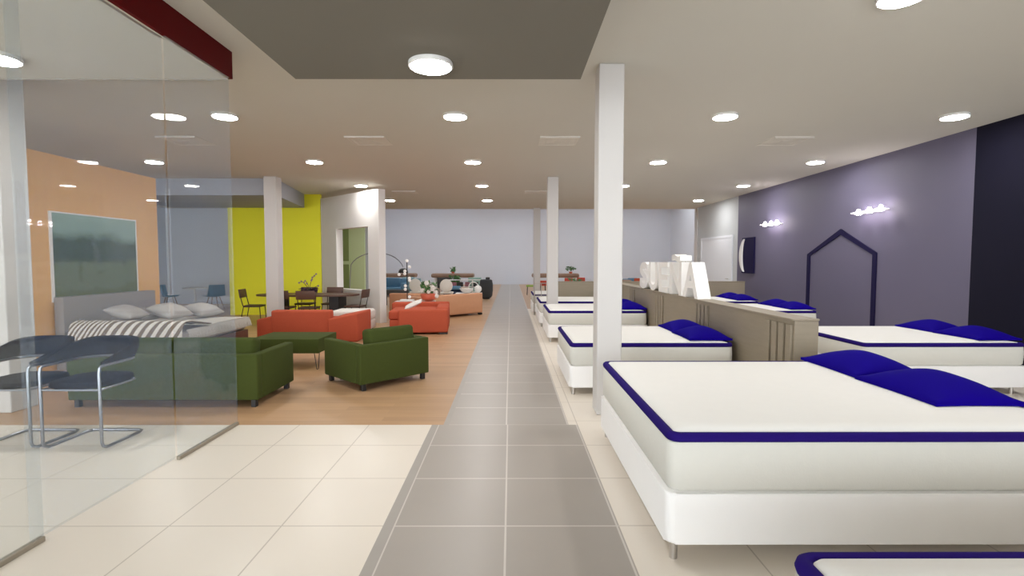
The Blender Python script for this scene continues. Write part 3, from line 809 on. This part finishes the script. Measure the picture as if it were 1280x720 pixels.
# ------------------------------------------------------------------ striped bed behind glass
t = thing('double_bed', 'double bed with grey headboard and striped blanket against the honey wood wall', 'bed', (0, 0, 0))
part('headboard', M['headboard'], t, lambda bm: box(bm, (-6.70, 7.5, 0), (-6.56, 9.45, 1.075), .01, 2))
part('platform', M['dark_wood'], t, lambda bm: box(bm, (-6.559, 7.52, .12), (-4.84, 9.4, .36), .01, 2))
part('mattress', M['grey_fab'], t, lambda bm: box(bm, (-6.555, 7.53, .361), (-4.86, 9.39, .56), .06, 4))
for x in (-6.4, -5.1):
    for y in (7.7, 9.2): part('leg', M['dark_wood'], t, lambda bm: box(bm, (x-.04, y-.04, 0), (x+.04, y+.04, .12)))
def sheetpath(y_near, y_far):
    return [(y_near, .30), (y_near-.02, .50), (y_near-.01, .60), (y_near+.03, .67), (y_near+.10, .705), (y_near+.22, .705), ((y_near+y_far)/2+.1, .66), (y_far, .60)]
def drape(bm, x0, x1, prof, nx=36, wav=.01, th=.012):
    def row(off):
        g = []
        for i in range(nx+1):
            x = x0+(x1-x0)*i/nx
            g.append([bm.verts.new((x+.01*math.sin(9*y+i), y+.006*math.sin(i*1.7)+(-off if z < .55 else 0), z+wav*math.sin(i*1.1+y*6)*(.6 if z > .5 else 1)+(off if z >= .55 else 0))) for (y, z) in prof])
        return g
    a, b = row(0), row(th); n = len(prof)
    for i in range(nx):
        for j in range(n-1):
            bm.faces.new((a[i][j], a[i+1][j], a[i+1][j+1], a[i][j+1])); bm.faces.new((b[i][j], b[i][j+1], b[i+1][j+1], b[i+1][j]))
        bm.faces.new((a[i][0], b[i][0], b[i+1][0], a[i+1][0])); bm.faces.new((a[i][-1], a[i+1][-1], b[i+1][-1], b[i][-1]))
    for e_ in (0, nx):
        for j in range(n-1): bm.faces.new((a[e_][j], a[e_][j+1], b[e_][j+1], b[e_][j]))
part('blanket', M['stripes'], t, lambda bm: drape(bm, -6.45, -4.80, sheetpath(7.46, 8.20)), angle=70)
part('sheet', M['sheet'], t, lambda bm: [drape(bm, -6.0, -4.82, [(8.15, .575), (8.4, .59), (9.3, .585), (9.40, .57), (9.42, .50), (9.42, .43)], wav=.006),
     ], angle=70)
def fringe(bm):
    for k in range(60):
        y = 7.6+1.8*k/60
        tube(bm, [(-4.83, y, .585), (-4.80, y+.01, .54), (-4.79+.01*(k % 3), y+.015, .43)], .009, 5)
fr = part('fringe', M['sheet'], t, fringe); fr['kind'] = 'stuff'
def gp(label, loc, rot, w=.62, d_=.42, h=.10):
    bm = B(); cushion(bm, w, d_, h, (0, 0, 0), rot, 16, .9, .012, .55)
    o = fin('pillow', bm, M['grey_fab'], angle=80); o.location = loc
    return tag(o, label, 'pillow', 'grey pillows on the striped bed')
RX = lambda a, b: Matrix.Rotation(math.radians(b), 3, 'Z') @ Matrix.Rotation(math.radians(a), 3, 'X')
RY = lambda tilt, spin: Matrix.Rotation(math.radians(90+spin), 3, 'Z') @ Matrix.Rotation(math.radians(tilt), 3, 'X')
gp('grey pillow on the striped bed, nearest the camera', (-6.02, 8.02, .805), RY(18, 6), .50, .40)
gp('flat grey pillow on the striped bed, between the two plump ones', (-6.10, 8.47, .69), RY(8, -4), .50, .38, .05)
gp('plump grey pillow propped on the striped bed, beside the flat one', (-5.72, 8.58, .77), RY(20, -8), .56, .42, .115)
gp('repeat of the plump grey pillow as shifted by the glass, farthest from the camera', (-5.52, 9.16, .735), RY(14, -14), .52, .44, .11)  # repeats the plump pillow where the glass displaces its image
# framed panel of blurred landscape colour bands on the wood partition
t = thing('landscape_panel', 'large blurred green landscape panel on the honey wood wall above the bed', 'picture', (0, 0, 0))
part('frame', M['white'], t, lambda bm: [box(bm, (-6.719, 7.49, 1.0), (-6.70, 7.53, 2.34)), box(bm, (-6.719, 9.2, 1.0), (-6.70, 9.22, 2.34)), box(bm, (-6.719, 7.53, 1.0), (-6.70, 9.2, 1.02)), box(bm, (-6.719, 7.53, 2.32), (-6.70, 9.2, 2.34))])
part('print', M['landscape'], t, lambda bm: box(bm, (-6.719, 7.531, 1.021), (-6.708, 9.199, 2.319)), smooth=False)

# blue shell chairs at a white table
def make_shell(label, loc, rz):
    t = thing('shell_chair', label, 'chair', loc, rz, 'blue shell chairs')
    def sh(bm):
        n = 12; prof = [(.22, .46), (.20, .445), (0, .43), (-.17, .445), (-.22, .52), (-.25, .66), (-.27, .84)]
        for off in (0,):
            g = []
            for (y, z) in prof:
                k = max(0, (z-.46)/.38); wd_ = .30-.05*k
                g.append([bm.verts.new((wd_*(-1+2*i/n), y+.10*k*0+(.09*(abs(-1+2*i/n))**2)*(1 if z > .5 else 0), z+.04*(abs(-1+2*i/n))**2*(0 if z > .5 else 1))) for i in range(n+1)])
            for A, Bq in zip(g, g[1:]):
                for i in range(n): bm.faces.new((A[i], A[i+1], Bq[i+1], Bq[i]))
        r = bmesh.ops.solidify(bm, geom=list(bm.faces), thickness=.012)
    part('shell', M['blue'], t, sh, angle=60)
    for sx in (-1, 1):
        for sy in (-1, 1):
            part('leg', M['table_wood'], t, lambda bm: tube(bm, [(sx*.12, sy*.10, .43), (sx*.22, sy*.20, 0)], [.016, .011], 8))
    return t
sh = make_shell('pale blue shell chair seen through the glass, nearer the wood wall', (-11.25, 16.9, 0), -1.2)
dup(sh, 'pale blue shell chair seen through the glass, nearer the yellow wall', (-9.85, 17.0, 0), 1.0)
t = thing('round_table', 'small round white table between the pale blue shell chairs', 'table', (-10.55, 17.1, 0))
part('tabletop', M['white'], t, lambda bm: lathe(bm, [(0, .70), (.36, .70), (.37, .715), (.36, .73), (0, .73)], n=32))
part('stem', M['white'], t, lambda bm: cyl(bm, (0, 0), .03, .02, .70))
part('foot', M['white'], t, lambda bm: lathe(bm, [(0, 0), (.22, 0), (.21, .015), (.03, .03), (0, .03)], n=28))

# ------------------------------------------------------------------ far hall furniture
def far_table(label, x0, x1, y, z=.955):
    t = thing('dining_table', label, 'dining table', ((x0+x1)/2, y, 0), 0, 'long wooden tables in the far hall')
    h = (x1-x0)/2
    part('tabletop', M['table_wood'], t, lambda bm: box(bm, (-h, -.45, z-.22), (h, .45, z), .09, 4))
    for sx in (-1, 1):
        for sy in (-1, 1): part('leg', M['white'], t, lambda bm: box(bm, (sx*(h-.2)-.04, sy*.32-.04, 0), (sx*(h-.2)+.04, sy*.32+.04, z-.221), .006, 1))
    return t
far_table('long brown wooden table in the far hall, left of the grey barrel chair', -4.3, -2.0, 28)
far_table('long brown wooden table far left, behind the globe lamp', -7.2, -5.25, 28.5)
far_table('long brown wooden table in the far hall, right of the aisle', 1.15, 3.7, 28)
def far_chair(name, label, x, y, mat, w=.5, h=.85, rz=0, legs=M['black'], group=None):
    t = thing(name, label, 'chair', (x, y, 0), rz, group)
    part('seat', mat, t, lambda bm: box(bm, (-w/2, -.24, .40), (w/2, .24, .47), .03, 3))
    part('backrest', mat, t, lambda bm: box(bm, (-w/2, .20, .471), (w/2, .26, h), .028, 3))
    for sx in (-1, 1):
        for sy in (-1, 1): part('leg', legs, t, lambda bm: tube(bm, [(sx*(w/2-.05), sy*.18, .40), (sx*(w/2-.03), sy*.2, 0)], .014, 6))
    return t
# oval-back white chairs
def oval_chair(label, x, y, rz=0):
    t = thing('oval_back_chair', label, 'chair', (x, y, 0), rz, 'white oval-back chairs')
    part('backrest', M['offwhite'], t, lambda bm: ball(bm, (0, -.2, .70), .24, (1, .16, 1.05), 20, 12))
    part('seat', M['offwhite'], t, lambda bm: box(bm, (-.23, -.2, .40), (.23, .24, .47), .03, 3))
    for sx in (-1, 1):
        for sy in (-1, 1): part('leg', M['white'], t, lambda bm: tube(bm, [(sx*.18, sy*.17, .40), (sx*.2, sy*.2, 0)], .013, 6))
    return t
oc = oval_chair('white oval-back chair just right of the globe lamp', -3.62, 19.6)
dup(oc, 'white oval-back chair right of the white flower bowl', (-2.40, 19.2, 0))
# low white shelf with books, blue sofas
t = thing('low_shelf', 'low white open shelf behind the tan sofa', 'shelf', (-1.95, 22.6, 0))
def shf(bm):
    box(bm, (-.85, 0, .02), (-.82, .35, .80)); box(bm, (.82, 0, .02), (.85, .35, .80)); box(bm, (.23, 0, .02), (.26, .35, .77))
    for z in (.02, .46, .77): box(bm, (-.82, 0, z), (.82, .35, z+.03))
part('carcass', M['white'], t, shf, smooth=False)
t2 = [(-.62, .30, 'book'), (-.30, .26, 'charcoal'), (.02, .20, 'book'), (.40, .22, 'charcoal'), (.66, .16, 'charcoal')]
for k, (x, w, m) in enumerate(t2):
    bm = B(); box(bm, (-w/2, -.08, 0), (w/2, .08, .20), .015, 2)
    o = fin('storage_box', bm, M[m]); o.location = (-1.95+x, 22.75, .491)
    tag(o, ['rose cloth box at the left end of the low white shelf', 'charcoal box, second from left on the low white shelf', 'rose cloth box in the middle of the low white shelf',
            'charcoal box right of the shelf divider', 'charcoal box at the right end of the low white shelf'][k], 'box', 'boxes on the low white shelf')
make_sofa('sofa', 'slate navy sofa in front of the low white shelf', 'sofa', (-2.22, 20.9, 0), PI, 1.0, .8, M['navy_fab'], .15, .46, .18, .48, 1, .57, .40, .05, M['black'], .04)
bm = B(); cushion(bm, .40, .26, .05, (0, 0, 0), Matrix.Rotation(.5, 3, 'X'), 10, .9, .01); o = fin('cushion', bm, M['blue_fab'], angle=80); o.location = (-2.2, 20.30, .56); tag(o, 'dusty blue cushion on the slate navy sofa', 'cushion')
t = thing('low_table', 'low white table behind the tan sofa holding a bowl and a globe', 'table', (-1.38, 17.3, 0))
part('tabletop', M['white'], t, lambda bm: box(bm, (-.48, -.25, .50), (.40, .25, .54), .01, 2))
for x in (-.42, .34):
    for y in (-.2, .2): part('leg', M['white'], t, lambda bm: box(bm, (x-.02, y-.02, 0), (x+.02, y+.02, .5)))
bm = B(); lathe(bm, [(0, 0), (.10, 0), (.19, .08), (.235, .15), (.22, .15), (.17, .08), (0, .03)], n=28)
o = fin('bowl', bm, M['white']); o.location = (-1.50, 17.3, .541); tag(o, 'wide white bowl on the low table above the tan sofa back', 'bowl')
t = thing('globe_lamp', 'white globe table lamp beside the white bowl', 'lamp', (-1.11, 17.3, .541))
part('globe', M['white'], t, lambda bm: ball(bm, (0, 0, .135), .125, u=24, v=14))
part('base', M['white'], t, lambda bm: cyl(bm, (0, 0), .06, 0, .02))
t = thing('arch_stand', 'white arched metal stand left of the grey barrel chair', 'stand', (-1.42, 19.5, 0))
def arch(bm, sx):
    pts = [(sx-.19, 0, 0), (sx-.19, 0, .60)]+[(sx-.19*math.cos(PI*k/10), 0, .60+.22*math.sin(PI*k/10)) for k in range(11)]+[(sx+.19, 0, 0)]
    tube(bm, pts, .02, 8)
part('arch', M['white'], t, lambda bm: arch(bm, 0)); part('crossbar', M['white'], t, lambda bm: tube(bm, [(-.19, 0, .45), (.19, 0, .45)], .014))
# grey barrel chair
t = thing('barrel_chair', 'charcoal barrel-shaped chair beside the aisle in the far hall', 'armchair', (-1.06, 22.0, 0))
part('body', M['charcoal'], t, lambda bm: lathe(bm, [(0, .05), (.20, .05), (.265, .14), (.29, .38), (.29, .62), (.26, .80), (.22, .83), (.20, .80), (.22, .5), (0, .45)], n=28))
part('seat_cushion', M['charcoal'], t, lambda bm: lathe(bm, [(0, .451), (.20, .451), (.21, .49), (.19, .53), (0, .54)], n=24))
part('headrest', M['charcoal'], t, lambda bm: box(bm, (-.02, -.10, .832), (.16, .06, .93), .03, 3))
part('foot', M['black'], t, lambda bm: cyl(bm, (0, 0), .16, 0, .05))
t = thing('storage_cabinet', 'mint green cabinet behind the charcoal barrel chair', 'cabinet', (-1.80, 24.6, 0))
part('carcass', M['mint'], t, lambda bm: box(bm, (-.25, 0, .06), (.36, .4, .83), .008, 2))
part('door', M['mint'], t, lambda bm: box(bm, (-.23, -.02, .08), (.05, -.0005, .81), .004, 1)); part('door', M['mint'], t, lambda bm: box(bm, (.06, -.02, .08), (.34, -.0005, .81), .004, 1))
part('plinth', M['black'], t, lambda bm: box(bm, (-.22, .03, 0), (.33, .37, .06)))
# blue sofa and teal sofa far left
make_sofa('sofa', 'blue sofa in the far hall behind the end of the diagonal wall', 'sofa', (-5.45, 24.2, 0), PI, 1.15, .85, M['blue_fab'], .15, .62, .2, .80, 1, .86, .42, .06, M['black'], .04)
make_sofa('sofa', 'grey teal sofa in the far hall right of the blue sofa', 'sofa', (-5.05, 25.9, 0), PI, 1.05, .85, M['teal'], .15, .62, .2, .76, 1, .84, .42, .06, M['black'], .04)
t = thing('bench', 'black upholstered bench in front of the blue sofa', 'bench', (-4.10, 18.6, 0))
part('seat', M['charcoal'], t, lambda bm: box(bm, (-.55, -.22, .40), (.36, .22, .58), .04, 3))
for x in (-.45, .26):
    for y in (-.15, .15): part('leg', M['black'], t, lambda bm: tube(bm, [(x, y, 0), (x, y, .40)], .016, 8))
t = thing('potted_plant', 'small green plant on the long table in the far hall', 'plant', (-3.15, 27.9, .956))
part('pot', M['clay'], t, lambda bm: lathe(bm, [(0, 0), (.07, 0), (.09, .10), (0, .10)], n=16))
part('foliage', M['leaf'], t, lambda bm: leaves(bm, 40, .15, .10, .34, .07))
t = thing('floor_plant', 'bushy green plant behind the white oval-back chair', 'plant', (-2.62, 24.0, 0))
part('pot', M['charcoal'], t, lambda bm: lathe(bm, [(0, 0), (.14, 0), (.18, .35), (0, .35)], n=20))
part('foliage', M['leaf'], t, lambda bm: leaves(bm, 150, .26, .35, .92, .09))
far_chair('dining_chair', 'dark slatted-back chair left of the white oval-back chair', -3.05, 23.6, M['charcoal'], .62, .88, PI)
# right side far hall
far_chair('dining_chair', 'lime green chair left of the right-hand far table', .98, 24.5, M['lime'], .42, .92, -PI/2)
far_chair('dining_chair', 'red chair at the right-hand far table, nearest the aisle', 1.60, 25.6, M['red_fab'], .34, .66, PI, group='red chairs at the right-hand far table')
far_chair('dining_chair', 'red chair at the right-hand far table, below the leafy plant', 3.62, 26.6, M['red_fab'], .42, .78, PI, group='red chairs at the right-hand far table')
far_chair('dining_chair', 'red chair at the right-hand far table, behind the low partition', 2.98, 26.6, M['red_fab'], .42, .76, PI, group='red chairs at the right-hand far table')
t = thing('potted_plant', 'leafy green plant on the right-hand far table', 'plant', (3.25, 27.8, .956))
part('pot', M['clay'], t, lambda bm: lathe(bm, [(0, 0), (.08, 0), (.1, .1), (0, .1)], n=16))
part('foliage', M['leaf'], t, lambda bm: leaves(bm, 60, .26, .18, .36, .07))
t = thing('floor_plant', 'green plant beside the red chairs in the far hall', 'plant', (3.28, 25.9, 0))
part('pot', M['charcoal'], t, lambda bm: lathe(bm, [(0, 0), (.12, 0), (.16, .3), (0, .3)], n=20))
part('foliage', M['leaf'], t, lambda bm: leaves(bm, 120, .34, .3, .72, .09))
make_sofa('sofa', 'blue-grey sofa in the far hall seen over the wooden partition', 'sofa', (6.25, 26.4, 0), PI, 1.0, .85, M['blue_fab'], .2, .62, .22, .72, 1, .78, .42, .06, M['black'], .05)
far_chair('dining_chair', 'orange chair in the far hall beside the letter S', 6.08, 24.3, M['orange'], .55, .82, PI)
t = thing('side_table', 'brown wooden side table left of the blue-grey sofa in the far hall', 'table', (5.36, 24.2, 0))
part('tabletop', M['table_wood'], t, lambda bm: box(bm, (-.3, -.25, .62), (.3, .25, .74), .03, 3))
for x in (-.25, .25):
    for y in (-.2, .2): part('leg', M['table_wood'], t, lambda bm: box(bm, (x-.025, y-.025, 0), (x+.025, y+.025, .62)))

# ------------------------------------------------------------------ world and light
w = bpy.data.worlds.new('sky'); sc.world = w; w.use_nodes = True
bg = w.node_tree.nodes['Background']; bg.inputs[0].default_value = (.92, .96, 1.0, 1); bg.inputs[1].default_value = 6.5

# ------------------------------------------------------------------ camera
cam = bpy.data.cameras.new('camera'); cam.sensor_width = 36; cam.lens = 18.0; cam.clip_end = 200
co = bpy.data.objects.new('camera', cam); COL.objects.link(co)
co.location = (0, 0, 1.6)
co.rotation_euler = (PI/2-math.atan(33/640), 0, -math.atan(1.5/640))
sc.camera = co
sc.view_settings.view_transform = 'Standard'; sc.view_settings.look = 'None'
sc.view_settings.gamma = 1; sc.view_settings.exposure = 0; sc.view_settings.use_curve_mapping = False
sc.cycles.use_denoising = True
sc.cycles.max_bounces = 10; sc.cycles.diffuse_bounces = 6; sc.cycles.transparent_max_bounces = 16
sc.cycles.sample_clamp_indirect = 6
